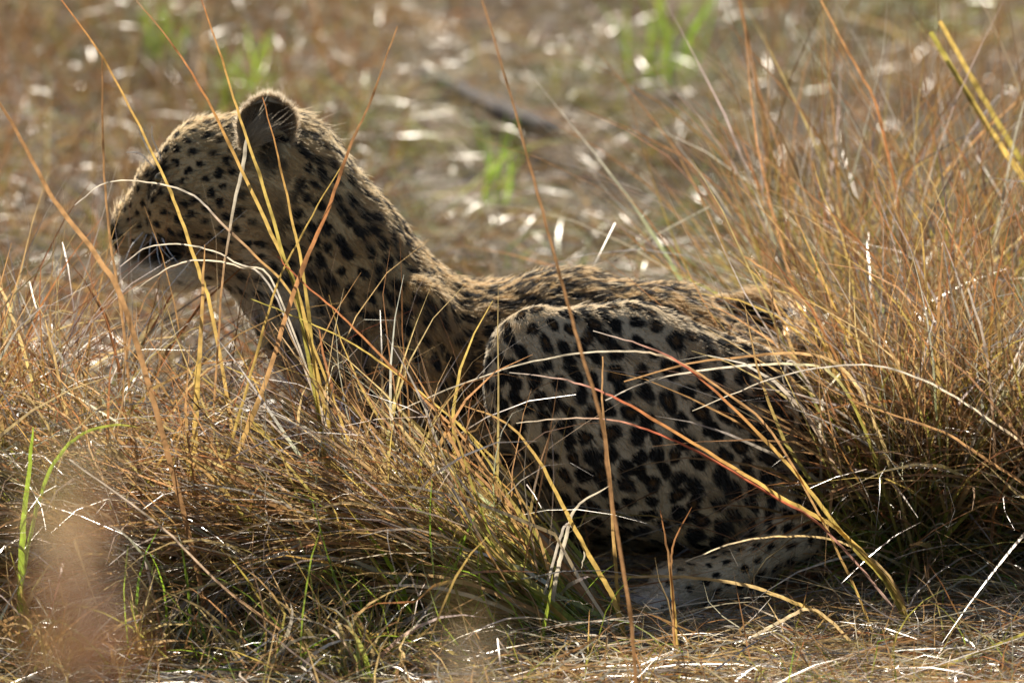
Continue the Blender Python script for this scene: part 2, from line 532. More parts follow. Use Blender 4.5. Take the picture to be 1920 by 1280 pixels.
kd = kdtree.KDTree(na)
for i in range(na): kd.insert(S_c[i], i)
kd.balance()


def coat_colour(P, W, N_):
    base = W @ SP_col
    px, py = to_px(P)
    up = N_[:, 2]
    # warmer along the spine, paler towards the belly side
    base = base * (1 + .10 * np.sin(P[:, 0:1] * 61 + P[:, 2:3] * 47) * np.cos(P[:, 1:2] * 53))
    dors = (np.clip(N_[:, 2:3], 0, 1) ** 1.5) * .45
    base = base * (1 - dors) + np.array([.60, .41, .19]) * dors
    n = len(P)
    K = 3
    ids = np.zeros((n, K), int)
    for i in range(n):
        r = kd.find_n(P[i], K)
        for j in range(K): ids[i, j] = r[j][1]
    dark = np.zeros(n); brown = np.zeros(n)
    for j in range(K):
        s = ids[:, j]
        D = P - S_c[s]
        u = (D * S_t[s]).sum(-1); v = (D * S_b[s]).sum(-1); w = (D * S_n[s]).sum(-1)
        th = np.arctan2(v, u)
        wob = 1 + .13 * np.sin(2 * th + S_ph[s, 0]) + .10 * np.sin(3 * th + S_ph[s, 1]) + .06 * np.sin(5 * th + S_ph[s, 2])
        e = np.sqrt(S_el[s])
        q = np.sqrt((u / e) ** 2 + (v * e) ** 2 + w * w * .3) / (S_sz[s] * wob)
        m = np.clip((1.14 - q) / .22, 0, 1); m = m * m * (3 - 2 * m)
        ctr = np.clip((.55 - q) / .25, 0, 1) * S_ring[s]
        dark = np.maximum(dark, m)
        brown = np.maximum(brown, ctr * .55)
    return base, dark, brown, px, py


def ell(px, py, cx, cy, rx, ry, ang=0, soft=.35):
    c, s = math.cos(ang), math.sin(ang)
    dx, dy = px - cx, py - cy
    u, v = dx * c + dy * s, -dx * s + dy * c
    q = np.sqrt((u / rx) ** 2 + (v / ry) ** 2)
    return np.clip((1 + soft - q) / (2 * soft), 0, 1)


EYE_P, EYE_N = hit(300, 334)


def final_colour(P, N_):
    W = weights(P)
    base, dark, brown, px, py = coat_colour(P, W, N_)
    head = W[:, np.isin(TAGS, ['head'])].sum(-1)
    near = (P[:, 1] < .22)
    # markings of the face (they lie on the head itself)
    lip = ell(px, py, 302, 470, 50, 27) * head
    nose = ell(px, py, 208, 438, 17, 20) * head
    eyeline = ell(px, py, 296, 322, 24, 10, -.5) * head * near
    tear = ell(px, py, 284, 352, 9, 22, .3) * head * near
    eyes = ell(px, py, 300, 334, 15, 9, -.3) * head * near
    earhole = ell(px, py, 505, 292, 22, 34, .1) * near * .8
    dk = np.maximum.reduce([lip, nose, eyeline, tear * .8, eyes, earhole])
    plain_zone = np.maximum(ell(px, py, 500, 345, 42, 62, 0, .5), ell(px, py, 300, 510, 60, 22))  # unspotted fur under the ear, on the chin
    dark = dark * (1 - plain_zone * near * .9)
    blk = np.array([.014, .013, .012])
    c = base * (1 - dark[:, None]) + blk * dark[:, None]
    c = c * (1 - brown[:, None]) + np.array([.16, .09, .035]) * brown[:, None]
    c = c * (1 - dk[:, None]) + blk * .8 * dk[:, None]
    return c, W, dark


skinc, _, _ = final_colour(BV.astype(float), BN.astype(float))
leo = bpy.data.objects.new('leopard', None)
leo.empty_display_size = .1
leo.location = (at(1150, 1000, .1)[0], .05, 0)
col.objects.link(leo)
tag(leo, 'spotted leopard crouching in the dry grass, head raised and facing left', 'leopard')
INV = np.array(leo.location)


def under(o, parent=None):
    o.parent = parent or leo
    o.matrix_parent_inverse = (leo.matrix_basis).inverted() if parent is None else parent.matrix_parent_inverse.copy()
    if parent is not None:
        o.matrix_parent_inverse.identity()
    return o


at_ = bme.attributes.new('tint', 'FLOAT_COLOR', 'POINT')
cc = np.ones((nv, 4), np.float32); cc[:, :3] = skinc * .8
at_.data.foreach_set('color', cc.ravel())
bme.materials.clear(); bme.materials.append(M_SKIN)
bme.polygons.foreach_set('use_smooth', np.ones(len(bme.polygons), bool))
body = bpy.data.objects.new('body', bme); col.objects.link(body); under(body)


def make_curves(name, P, rad, tint, mat):
    n, k = P.shape[:2]
    cu = bpy.data.hair_curves.new(name)
    cu.add_curves([k] * n)
    cu.attributes['position'].data.foreach_set('vector', P.astype(np.float32).ravel())
    r = cu.attributes.get('radius') or cu.attributes.new('radius', 'FLOAT', 'POINT')
    r.data.foreach_set('value', rad.astype(np.float32).ravel())
    t = cu.attributes.new('tint', 'FLOAT_COLOR', 'CURVE')
    c4 = np.ones((n, 4), np.float32); c4[:, :3] = tint
    t.data.foreach_set('color', c4.ravel())
    cu.materials.append(mat)
    o = bpy.data.objects.new(name, cu); col.objects.link(o)
    return o


def fur_on(P, N_, tint, flow, length, lift=.46, jitter=.12, r0=.00042):
    n = len(P)
    ft = nrm(flow - (flow * N_).sum(-1, keepdims=True) * N_)
    ph = P * 95.0
    cl = np.stack([np.sin(ph[:, 1] + 1.7 * np.sin(ph[:, 2] * .7)), np.sin(ph[:, 2] * 1.1 + 1.3 * np.sin(ph[:, 0] * .8)), np.sin(ph[:, 0] * .9 + 1.5 * np.sin(ph[:, 1] * .6))], -1)
    ft = nrm(ft + .22 * cl + rng.normal(0, jitter, ft.shape))
    d0 = nrm(ft + N_ * (lift * rng.uniform(.5, 1.5, n))[:, None])
    L = length * rng.uniform(.6, 1.25, n) * (1 + .22 * np.sin(ph[:, 0] * .55 + ph[:, 2] * .4)) * np.where(rng.random(n) < .04, 1.7, 1.0)
    s = np.array([0, .33, .67, 1.0])
    pts = P[:, None] + L[:, None, None] * (s[None, :, None] * d0[:, None] + .28 * (s ** 2)[None, :, None] * (ft - N_ * .5)[:, None] + .05 * rng.normal(0, 1, (n, 1, 3)) * (s ** 2)[None, :, None])
    pts -= N_[:, None] * .0008
    rd = r0 * rng.uniform(.7, 1.3, n)[:, None] * np.array([1, .95, .7, .15])[None]
    return pts, rd, tint * rng.uniform(.8, 1.4, (n, 1))


fn = nrm((BN[BT[:, 0]] + BN[BT[:, 1]] + BN[BT[:, 2]]).astype(float))
wf = np.where(fn @ nrm(-FWD) > -.35, 1.0, .25)
NH = 230000
HP, HN = sample_surface(NH, wf)
_hx, _hy = to_px(HP)
_ok = (np.linalg.norm(HP - EYE_P, axis=1) > .0100) & ~((ell(_hx, _hy, 208, 438, 13, 15) > .5))
HP, HN = HP[_ok], HN[_ok]
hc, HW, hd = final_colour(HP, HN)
flow = HW @ SP_flow
furl = HW @ SP_fur
rim_glow = (rng.random(len(HP)) < .035) & (HN[:, 2] + rng.normal(0, .15, len(HP)) > .5)       # longer hairs on upward faces, tinted pale to paint in a rim glow
hc[rim_glow] = np.array([.66, .50, .29]) * rng.uniform(.85, 1.15, (rim_glow.sum(), 1))
furl = np.where(rim_glow, furl * 1.4, furl)
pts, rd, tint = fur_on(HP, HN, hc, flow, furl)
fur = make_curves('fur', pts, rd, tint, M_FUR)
under(fur)

# ------------------------------------------------------------------ ears, eye, whiskers
M_WHITE = plain('whisker_white', (.75, .72, .66), .4)


def make_ear(base, upv, side, fwd, hgt, wid, name='ear'):
    """cupped round ear: base point, up axis, width axis, direction the cup opens to"""
    NU, NV = 16, 21
    u = np.linspace(0, 1, NU)[:, None]; v = np.linspace(-1, 1, NV)[None]
    w = wid * (.78 + .45 * u) * np.sqrt(np.clip(1 - np.clip((u - .30) / .70, 0, 1) ** 2.3, 0.0004, 1))
    x = w * v * .5
    dep = .022 * (1 - v * v) * (1 - .55 * u) - .006 * u
    z = hgt * (u - .12 * u * v * v) - .006
    P = base + x[..., None] * side + z[..., None] * upv - dep[..., None] * fwd
    rim = np.maximum(np.abs(v) * np.ones_like(u), u * np.ones_like(v)) ** 5
    ci = np.array([.10, .075, .052]) + rim[..., None] * (np.array([.50, .38, .23]) - np.array([.10, .075, .052]))
    back = P - (.004 * (1 - .5 * rim))[..., None] * fwd
    edge = ((np.arange(NV) == 0) | (np.arange(NV) == NV - 1))[None, :] | (np.arange(NU) == NU - 1)[:, None]
    V2 = np.concatenate([P.reshape(-1, 3), back.reshape(-1, 3)])
    cb = np.where((u > .35) & (u < .7) & (np.abs(v) < 2), 1, 0)[..., None] * np.array([.30, .26, .2]) + (1 - np.where((u > .35) & (u < .7), 1, 0))[..., None] * np.array([.02, .018, .016]) + 0 * P
    C2 = np.concatenate([ci.reshape(-1, 3), cb.reshape(-1, 3)])
    q = []
    for i in range(NU - 1):
        for j in range(NV - 1):
            a0 = i * NV + j
            q.append((a0, a0 + 1, a0 + NV + 1, a0 + NV)); o = NU * NV
            q.append((o + a0, o + a0 + NV, o + a0 + NV + 1, o + a0 + 1))
    o = NU * NV
    for i in range(NU - 1):
        for j in (0, NV - 1):
            a0 = i * NV + j; b0 = a0 + NV
            q.append((a0, b0, o + b0, o + a0) if j == 0 else (a0, o + a0, o + b0, b0))
    for j in range(NV - 1):
        a0 = (NU - 1) * NV + j
        q.append((a0, a0 + 1, o + a0 + 1, o + a0))
    e = mesh_np(name, V2, quads=q, colors=C2, mat=M_EAR)
    under(e)
    # short fur on the rim and long pale hairs across the opening
    n = 5200
    uu = rng.random(n) ** .6; vv = rng.uniform(-1, 1, n)
    iu = np.clip((uu * (NU - 1)).astype(int), 0, NU - 1); iv = np.clip(((vv + 1) / 2 * (NV - 1)).round().astype(int), 0, NV - 1)
    Pr = P[iu, iv] + rng.normal(0, .0012, (n, 3))
    outw = nrm(upv * (.6 + .8 * uu[:, None]) + side * vv[:, None] * .9 + fwd * rng.normal(.25, .3, n)[:, None])
    pts, rdh, tt = fur_on(Pr, np.tile(fwd, (n, 1)), ci[iu, iv] * 1.05, outw, np.where(rim[iu, iv] > .4, .007, .006), lift=.25, jitter=.3, r0=.00034)
    f1 = make_curves('ear_fur', pts, rdh, tt, M_FUR)
    f1.parent = e
    # hairs from the front edge
    n = 520
    Pr = base + side * (-wid * .38 + rng.normal(0, .006, n))[:, None] + upv * rng.uniform(-.002, .022, n)[:, None] - fwd * .004
    pts, rdh, tt = fur_on(Pr, np.tile(fwd, (n, 1)), np.tile(np.array([.42, .34, .22]), (n, 1)), np.tile(side * 1.0 + upv * .35, (n, 1)), .036, lift=.15, jitter=.18, r0=.00036)
    f2 = make_curves('ear_tuft', pts, rdh, tt, M_FUR)
    f2.parent = e
    return e


eb, en = hit(500, 272)
if eb is None: eb = at(503, 268, .05)
make_ear(eb + np.array([0, -.004, -.004]), nrm(np.array([.02, .25, 1.0])), nrm(np.array([1.0, .15, .0])), nrm(np.array([-.22, -1, .12])), .080, .084)
make_ear(at(560, 285, .20), nrm(np.array([.6, .6, .55])), nrm(np.array([.7, -.6, -.2])), nrm(np.array([-.2, .8, .3])), .05, .06)

bm = bmesh.new()
bmesh.ops.create_uvsphere(bm, u_segments=20, v_segments=14, radius=.0095)
em = bpy.data.meshes.new('eye'); bm.to_mesh(em); bm.free()
for p_ in em.polygons: p_.use_smooth = True
m, N, L = new_mat('amber_eye')
out = N.new('ShaderNodeOutputMaterial'); p = N.new('ShaderNodeBsdfPrincipled'); p.inputs['Roughness'].default_value = .05
p.inputs['Base Color'].default_value = (.10, .065, .015, 1); L.new(p.outputs[0], out.inputs[0])
em.materials.append(m)
eye = bpy.data.objects.new('eye', em); col.objects.link(eye)
eye.location = EYE_P - EYE_N * .0025
under(eye)


def tube(name, pts, r, colors, mat, sides=5, parent=None, flat=None):
    """round tapering stalk through points; r per point, colour per point"""
    pts = np.asarray(pts, float); n = len(pts)
    T = nrm(np.gradient(pts, axis=0))
    ref = np.array([.31, .9, .27])
    S = nrm(np.cross(T, ref)); B = np.cross(T, S)
    r = np.asarray(r)
    if flat is not None:                       # a leaf blade: shallow V across
        S2 = nrm(S * math.cos(flat) + B * math.sin(flat)); B2 = np.cross(T, S2)
        a = pts + S2 * r[:, None] + B2 * r[:, None] * .35; b = pts; c = pts - S2 * r[:, None] + B2 * r[:, None] * .35
        V = np.stack([a, b, c], 1).reshape(-1, 3)
        q = []
        for i in range(n - 1):
            for j in (0, 1):
                a0 = i * 3 + j; q.append((a0, a0 + 1, a0 + 4, a0 + 3))
        C_ = np.repeat(colors, 3, 0)
        return mesh_np(name, V, quads=q, colors=C_, mat=mat, parent=parent)
    th = np.arange(sides) / sides * 2 * math.pi
    V = pts[:, None] + r[:, None, None] * (np.cos(th)[None, :, None] * S[:, None] + np.sin(th)[None, :, None] * B[:, None])
    q = []
    for i in range(n - 1):
        for j in range(sides):
            a0 = i * sides + j; b0 = i * sides + (j + 1) % sides
            q.append((a0, b0, b0 + sides, a0 + sides))
    return mesh_np(name, V.reshape(-1, 3), quads=q, colors=np.repeat(colors, sides, 0), mat=mat, parent=parent)


def spline(P, per=7):
    P = np.asarray(P, float)
    E = np.vstack([2 * P[0] - P[1], P, 2 * P[-1] - P[-2]])
    out = []
    for i in range(1, len(E) - 2):
        t = np.arange(per)[:, None] / per
        p0, p1, p2, p3 = E[i - 1], E[i], E[i + 1], E[i + 2]
        out.append(.5 * (2 * p1 + (p2 - p0) * t + (2 * p0 - 5 * p1 + 4 * p2 - p3) * t ** 2 + (3 * p1 - p0 - 3 * p2 + p3) * t ** 3))
    out.append(E[-2][None])
    return np.vstack(out)


wh = [[(275, 440), (262, 470), (258, 505)], [(284, 444), (280, 475), (284, 512)], [(294, 446), (296, 480), (306, 512)], [(304, 446), (316, 470), (336, 496)],
      [(268, 436), (246, 462), (232, 496)], [(286, 436), (300, 462), (322, 488)]]
for w_ in wh:
    P0, _ = hit(*w_[0])
    if P0 is None: continue
    pts = [P0, at(w_[1][0], w_[1][1], P0[1] - .03), at(w_[2][0], w_[2][1], P0[1] - .05)]
    pts = spline(pts)
    under(tube('whisker', pts, np.linspace(.0009, .0003, len(pts)), np.full((len(pts), 3), .7), M_WHITE, 4))
for w_ in [[(292, 298), (268, 262), (258, 235)], [(288, 302), (272, 270), (268, 240)], [(282, 308), (262, 288), (236, 286)], [(296, 294), (286, 258), (285, 236)]]:
    P0, _ = hit(w_[0][0] + 8, w_[0][1] + 8)
    if P0 is None: continue
    pts = spline([P0, at(w_[1][0], w_[1][1], P0[1] - .005), at(w_[2][0], w_[2][1], P0[1] - .01)])
    under(tube('whisker', pts, np.linspace(.0011, .0004, len(pts)), np.full((len(pts), 3), .7), M_WHITE, 4))

# ------------------------------------------------------------------ grass
PAL = dict(
    tawny=(.33, .19, .085), rust=(.31, .135, .055), straw=(.46, .33, .155), pale=(.52, .45, .33), grey=(.34, .30, .25),
    olive=(.24, .21, .05), green=(.17, .27, .03), lime=(.26, .36, .04), gold=(.44, .30, .09), brown=(.20, .11, .05), red=(.30, .09, .05))


def pick(n, mix):
    ks = list(mix); p = np.array([mix[k] for k in ks], float); p /= p.sum()
    c = np.array([PAL[k] for k in ks])[rng.choice(len(ks), n, p=p)]
    return c * rng.uniform(.7, 1.25, (n, 1)) * rng.uniform(.93, 1.07, (n, 3))


def blades(name, roots, d0, length, width, grav, mix, seg=6, mat=None, curl=.5, basemix=None, parent=None, floor=True, avoid=True):
    n = len(roots)
    L = np.broadcast_to(length, (n,)).astype(float); Wd = np.broadcast_to(width, (n,)).astype(float)
    g_ = np.broadcast_to(grav, (n,)).astype(float)
    d = nrm(d0); p = roots.copy()
    cu = rng.normal(0, curl, (n, 3)); cu[:, 2] *= .4
    side = nrm(np.cross(d, rng.normal(0, 1, (n, 3))))
    tw = rng.normal(0, .5, n)
    P = [p]; S = [side]
    for k in range(seg):
        p = p + d * (L / seg)[:, None]
        if floor:
            zf = height(p[:, 0], p[:, 1]) + .003
            low = p[:, 2] < zf
            p[low, 2] = zf[low] + rng.random(low.sum()) * .004
            d[low, 2] = np.abs(d[low, 2]) * .15
        d = d + cu / seg + rng.normal(0, .05, (n, 3))
        kk = rng.random(n) < .045
        d[kk] += rng.normal(0, .55, (kk.sum(), 3))
        d[:, 2] -= g_ / seg * (1.0 + .6 * k / seg)
        d = nrm(d)
        side = side + np.cross(d, side) * (tw / seg * 2)[:, None]
        side = nrm(side - (side * d).sum(-1, keepdims=True) * d)
        P.append(p); S.append(side)
    P = np.stack(P, 1); S = np.stack(S, 1)
    s = np.linspace(0, 1, seg + 1)
    prof = np.minimum(1, .75 + s) * np.clip(1 - s ** 2.2, .06, 1)
    off = S * (Wd[:, None] * prof[None] * .5)[..., None]
    V = np.stack([P - off, P + off], 2).reshape(-1, 3)
    c1 = pick(n, mix)
    c0 = c1 if basemix is None else pick(n, basemix)
    t = np.clip(s * 1.6 - .15, 0, 1)[None, :, None]
    C_ = (c0[:, None] * (1 - t) + c1[:, None] * t) * rng.uniform(.85, 1.15, (n, seg + 1, 1))
    C_ = np.repeat(C_[:, :, None], 2, 2).reshape(-1, 3)
    b = (np.arange(n) * (seg + 1) * 2)[:, None] + (np.arange(seg) * 2)[None]
    Qd = np.stack([b, b + 1, b + 3, b + 2], -1).reshape(-1, 4)
    return mesh_np(name, V, quads=Qd, colors=C_, mat=mat or M_GRASS, parent=parent)


def dirs(n, lean, spread, up=1.0):
    d = np.zeros((n, 3)); d[:, 2] = up
    d[:, 0] = lean[0] + rng.normal(0, spread, n); d[:, 1] = lean[1] + rng.normal(0, spread, n)
    d[:, 2] *= rng.uniform(.5, 1.2, n)
    return d


def on_ground(xy):
    return np.column_stack([xy, height(xy[:, 0], xy[:, 1]) - .003])


def leopard_free(xy):
    """roots are not placed under the animal's body"""
    m = np.ones(len(xy), bool)
    x, y = xy[:, 0], xy[:, 1]
    x0, x1 = at(600, 900, .1)[0], at(1480, 900, .1)[0]
    m &= ~((x > x0) & (x < x1) & (y > -.18) & (y < .36))
    fx0, fx1 = at(1190, 1100, -.2)[0], at(1540, 1100, -.2)[0]
    m &= ~((x > fx0) & (x < fx1) & (y > -.34) & (y < 0))
    return m


def rect(n, x0, x1, y0, y1, free=True):
    xy = np.column_stack([rng.uniform(x0, x1, n), rng.uniform(y0, y1, n)])
    return xy[leopard_free(xy)] if free else xy


def tussock(name, label, px, y, n, rx, ry, lean, spread, length, width, grav, mix, basemix=None, seg=7, group=None, up=1.0, curl=.5, ncl=9, mat=None):
    """a thing of its own: clumped roots round one spot"""
    c = np.array([at(px, 1000, y)[0], y])
    cl = c + np.column_stack([rng.uniform(-rx, rx, ncl), rng.uniform(-ry, ry, ncl)])
    xy = cl[rng.integers(0, ncl, n)] + rng.normal(0, .022, (n, 2))
    roots = on_ground(xy)
    o = blades(name, roots, dirs(n, lean, spread, up), rng.uniform(*length, n), width[0] + (width[1] - width[0]) * rng.random(n) ** 1.7, rng.uniform(*grav, n), mix, seg, mat, basemix=basemix, curl=curl)
    tag(o, label, 'grass', group)
    return o


# flat straw and short stubble everywhere near
xy = rect(26000, -1.15, 1.15, -1.0, .75, False)
n = len(xy)
fr = leopard_free(xy)
roots = on_ground(xy); roots[:, 2] += rng.random(n) ** 2 * np.where(fr & ~((xy[:, 0] > at(1150, 1100, -.3)[0]) & (xy[:, 0] < at(1560, 1100, -.3)[0]) & (xy[:, 1] > -.40)), .045, .008)
d = np.zeros((n, 3)); th = rng.normal(0, .55, n) + np.where(rng.random(n) < .5, 0, math.pi)
d[:, 0] = np.cos(th); d[:, 1] = np.sin(th); d[:, 2] = rng.normal(.10, .16, n) * np.where(fr, 1, .1)
o = blades('straw_litter', roots, d, rng.uniform(.06, .26, n), rng.uniform(.0012, .0034, n), rng.uniform(.1, .7, n),
           dict(straw=4, pale=3, grey=2.5, tawny=3, rust=.6), 5, M_LITTER, curl=.9)
tag(o, 'flat dry straw lying over the soil round the leopard', 'straw', kind='stuff')
xy = rect(5200, -1.15, 1.15, -1.0, .5)
n = len(xy)
th = rng.uniform(0, 6.28, n)
roots = on_ground(xy); roots[:, 2] += .004 + rng.random(n) * .03
o = blades('leaf_chaff', roots, np.column_stack([np.cos(th), np.sin(th), rng.normal(.1, .3, n)]), rng.uniform(.02, .07, n), rng.uniform(.003, .0075, n), rng.uniform(0, .8, n),
           dict(straw=3, tawny=3, brown=3, grey=2, rust=1), 3, M_LITTER, curl=1.2)
tag(o, 'short broken pieces of dry leaf scattered over the straw', 'leaf litter', kind='stuff')
xy = rect(9000, -1.15, 1.15, -1.0, .8)
n = len(xy)
o = blades('short_grass', on_ground(xy), dirs(n, (-.15, 0), .55), rng.uniform(.04, .16, n), rng.uniform(.0012, .003, n), rng.uniform(.3, 1.6, n),
           dict(tawny=4, straw=3, rust=1, olive=1.2, green=.7, grey=1.5), 5, basemix=dict(olive=3, green=2, tawny=3))
tag(o, 'short dry and green grass standing between the straw', 'grass', kind='stuff')

# meadow behind: clumps of dead grass with dark gaps, thickest where the light catches it
NC = 900
yc = .75 + 6.4 * rng.random(NC) ** .8
xc = rng.uniform(-1, 1, NC) * (1.15 + yc * .2)
per = 62
n = NC * per
ci = np.repeat(np.arange(NC), per)
xy = np.column_stack([xc, yc])[ci] + rng.normal(0, .05, (n, 2))
bias = rng.normal(0, .5, (NC, 2))[ci]
th = rng.uniform(0, 2 * math.pi, n)
d = np.column_stack([np.cos(th) + bias[:, 0], np.sin(th) * .8 + bias[:, 1], np.abs(rng.normal(.4, .35, n))])
roots = on_ground(xy)
tone = rng.uniform(.35, 1.4, NC)
hue = rng.random(NC)
o = blades('meadow_grass', roots, d, rng.uniform(.10, .34, n), .0016 + .0036 * rng.random(n) ** 2.0, rng.uniform(.5, 1.9, n),
           dict(straw=3.5, pale=3.6, grey=5, tawny=2, rust=.7, brown=1.4, olive=.8), 5, M_MEADOW, curl=.9)
tc_ = np.ones((n, 12, 4), np.float32)
at2 = o.data.attributes['tint']; buf = np.empty(n * 12 * 4, np.float32); at2.data.foreach_get('color', buf)
buf = buf.reshape(n, 12, 4); cm = np.where(hue[:, None] < .25, np.array([1.05, .85, .65]), np.where(hue[:, None] < .42, np.array([.75, 1.0, .5]), np.array([1.0, 1.0, 1.0])))
buf[..., :3] *= (tone[:, None] * cm)[ci][:, None]
at2.data.foreach_set('color', buf.ravel())
tag(o, 'blurred dry meadow grass stretching behind the leopard', 'grass', kind='stuff')
n = 9000
xy = np.column_stack([rng.uniform(-1.8, 1.8, n), rng.uniform(.6, 7, n)])
th = rng.uniform(0, 6.28, n)
roots = on_ground(xy); roots[:, 2] += rng.random(n) * .03
o = blades('meadow_straw', roots, np.column_stack([np.cos(th), np.sin(th), rng.normal(.05, .1, n)]), rng.uniform(.1, .3, n), rng.uniform(.0015, .0038, n), .3,
           dict(straw=3, pale=3, grey=3, tawny=2), 4, M_MEADOW, curl=.7)
tag(o, 'loose pale straw strewn over the meadow behind the leopard', 'straw', kind='stuff')
# standing rusty grass on both sides of it
for nm, lab, (xa, xb_), (ya, yb_), nn, mix, ln in (
        ('rusty_grass', 'rust brown standing grass behind the leopard at the upper left', (-1.6, -.25), (.9, 5.0), 2600, dict(tawny=4, rust=2, brown=3, grey=2, straw=1.5, olive=1), (.12, .34)),
        ('orange_grass', 'orange brown standing grass behind the tall tussock at the upper right', (.42, 2.0), (.9, 5.0), 900, dict(tawny=4, rust=2, straw=1, brown=4, grey=2.0, gold=.6), (.2, .5))):
    xy = rect(nn, xa, xb_, ya, yb_)
    o = blades(nm, on_ground(xy), dirs(nn, (0, 0), .38), rng.uniform(*ln, nn), rng.uniform(.0018, .0055, nn), rng.uniform(.2, 1.1, nn), mix, 6, M_MEADOW)
    tag(o, lab, 'grass', kind='stuff')

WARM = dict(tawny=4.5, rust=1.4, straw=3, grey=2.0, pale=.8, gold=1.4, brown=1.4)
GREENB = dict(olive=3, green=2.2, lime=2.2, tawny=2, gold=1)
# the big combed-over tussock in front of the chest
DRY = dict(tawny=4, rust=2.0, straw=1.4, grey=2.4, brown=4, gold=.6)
tussock('grass_tussock', 'thick brown and green tussock shading the ground right of the rump', 1750, .10, 3000, .17, .13, (0, 0), .40, (.20, .40), (.0035, .0100), (.4, 1.3), dict(brown=6, olive=3, rust=2, tawny=1.5), dict(green=4, olive=3, brown=3), 6, ncl=26, mat=M_LITTER)
tussock('grass_tussock', 'large tawny tussock combed to the left in front of the leopard\'s chest', 940, -.34, 2100, .15, .10, (-.95, 0), .20, (.32, .56), (.0020, .0090), (.45, 1.05), WARM, GREENB, 8, up=1.0, curl=.3, ncl=16)
tussock('grass_tussock', 'shaggy tussock with green bases left of the big combed one', 680, -.32, 2100, .22, .12, (-.8, 0), .28, (.32, .54), (.0020, .0085), (.6, 1.5), WARM, GREENB, 8, ncl=16)
tussock('grass_tussock', 'tangled grey and rust tussock below the leopard\'s chin', 480, -.20, 2500, .26, .12, (-.62, 0), .28, (.38, .60), (.0020, .0080), (.9, 1.9), dict(tawny=4, grey=3, rust=2, straw=3, red=.6), GREENB, 8, ncl=16)
tussock('grass_tussock', 'rusty tussock with tall stalks at the left edge', 10, -.14, 1500, .13, .16, (-.02, 0), .36, (.40, .64), (.0020, .0080), (.7, 1.7), dict(tawny=4, rust=3, straw=2, grey=2), GREENB, 8, ncl=14)
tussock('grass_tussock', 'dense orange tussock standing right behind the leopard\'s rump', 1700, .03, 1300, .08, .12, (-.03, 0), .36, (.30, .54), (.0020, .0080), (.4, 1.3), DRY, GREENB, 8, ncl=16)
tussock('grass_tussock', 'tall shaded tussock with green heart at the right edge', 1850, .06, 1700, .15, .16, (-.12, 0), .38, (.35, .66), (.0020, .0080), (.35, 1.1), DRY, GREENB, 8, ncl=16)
tussock('grass_tussock', 'tall loose tussock of fine orange stalks at the upper right', 1720, .75, 950, .26, .25, (0, 0), .28, (.40, .80), (.0020, .0070), (.15, .8), DRY, GREENB, 8, ncl=16)
tussock('grass_tussock', 'low tufts of green and straw at the lower left corner', 300, -.62, 1400, .28, .10, (.1, 0), .6, (.10, .22), (.0020, .0080), (.6, 1.6), dict(straw=3, tawny=3, grey=2, olive=1), GREENB, 7, ncl=16)
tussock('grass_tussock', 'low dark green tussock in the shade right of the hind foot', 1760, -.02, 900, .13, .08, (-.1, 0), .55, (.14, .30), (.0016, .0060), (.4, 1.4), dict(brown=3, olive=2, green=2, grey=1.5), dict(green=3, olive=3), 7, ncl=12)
LIME = dict(lime=4, green=2, gold=1.5, olive=1.5)
for px_, y_, n_, rx_, lab_ in ((470, -.40, 130, .22, 'fresh lime green shoots at the foot of the shaggy tussock'), (110, -.34, 150, .12, 'fresh lime green shoots at the foot of the left edge tussock'),
                               (860, -.44, 70, .12, 'few lime green shoots at the foot of the combed tussock'), (1840, .0, 420, .12, 'bright green blades inside the shaded right tussock'),
                               (560, -.66, 70, .26, 'scattered lime green shoots along the bottom left')):
    tussock('green_shoots', lab_, px_, y_, n_, rx_, .06, (-.25, 0), .3, (.12, .30), (.002, .006), (.3, 1.1), LIME, None, 6, 'fresh green shoots among the dry grass', ncl=12)
# small green tufts in the meadow
for px, py, w, lab in ((1240, 150, .05, 'fresh green tuft in the blurred meadow at the upper middle right'), (405, 215, .05, 'bright green tuft just behind the leopard\'s forehead'),
                       (482, 190, .02, 'small green tuft rising behind the leopard\'s ear'), (925, 370, .03, 'small green tuft in the straw behind the leopard\'s neck'),
                       (285, 120, .03, 'faint green tuft near the top left')):
    c = ground_at(px, py + 20)
    n = 26 if px == 1240 else 14
    xy = c[:2] + rng.normal(0, w, (n, 2)) * np.array([.6, 1])
    o = blades('green_tuft', on_ground(xy), dirs(n, (0.1, 0), .2), rng.uniform(.12, .20, n) * (1.5 if px == 1240 else 1), rng.uniform(.004, .008, n), rng.uniform(.1, .5, n), dict(lime=3, green=3), 6, M_GRASS)
    tag(o, lab, 'grass', 'green tufts in the meadow')

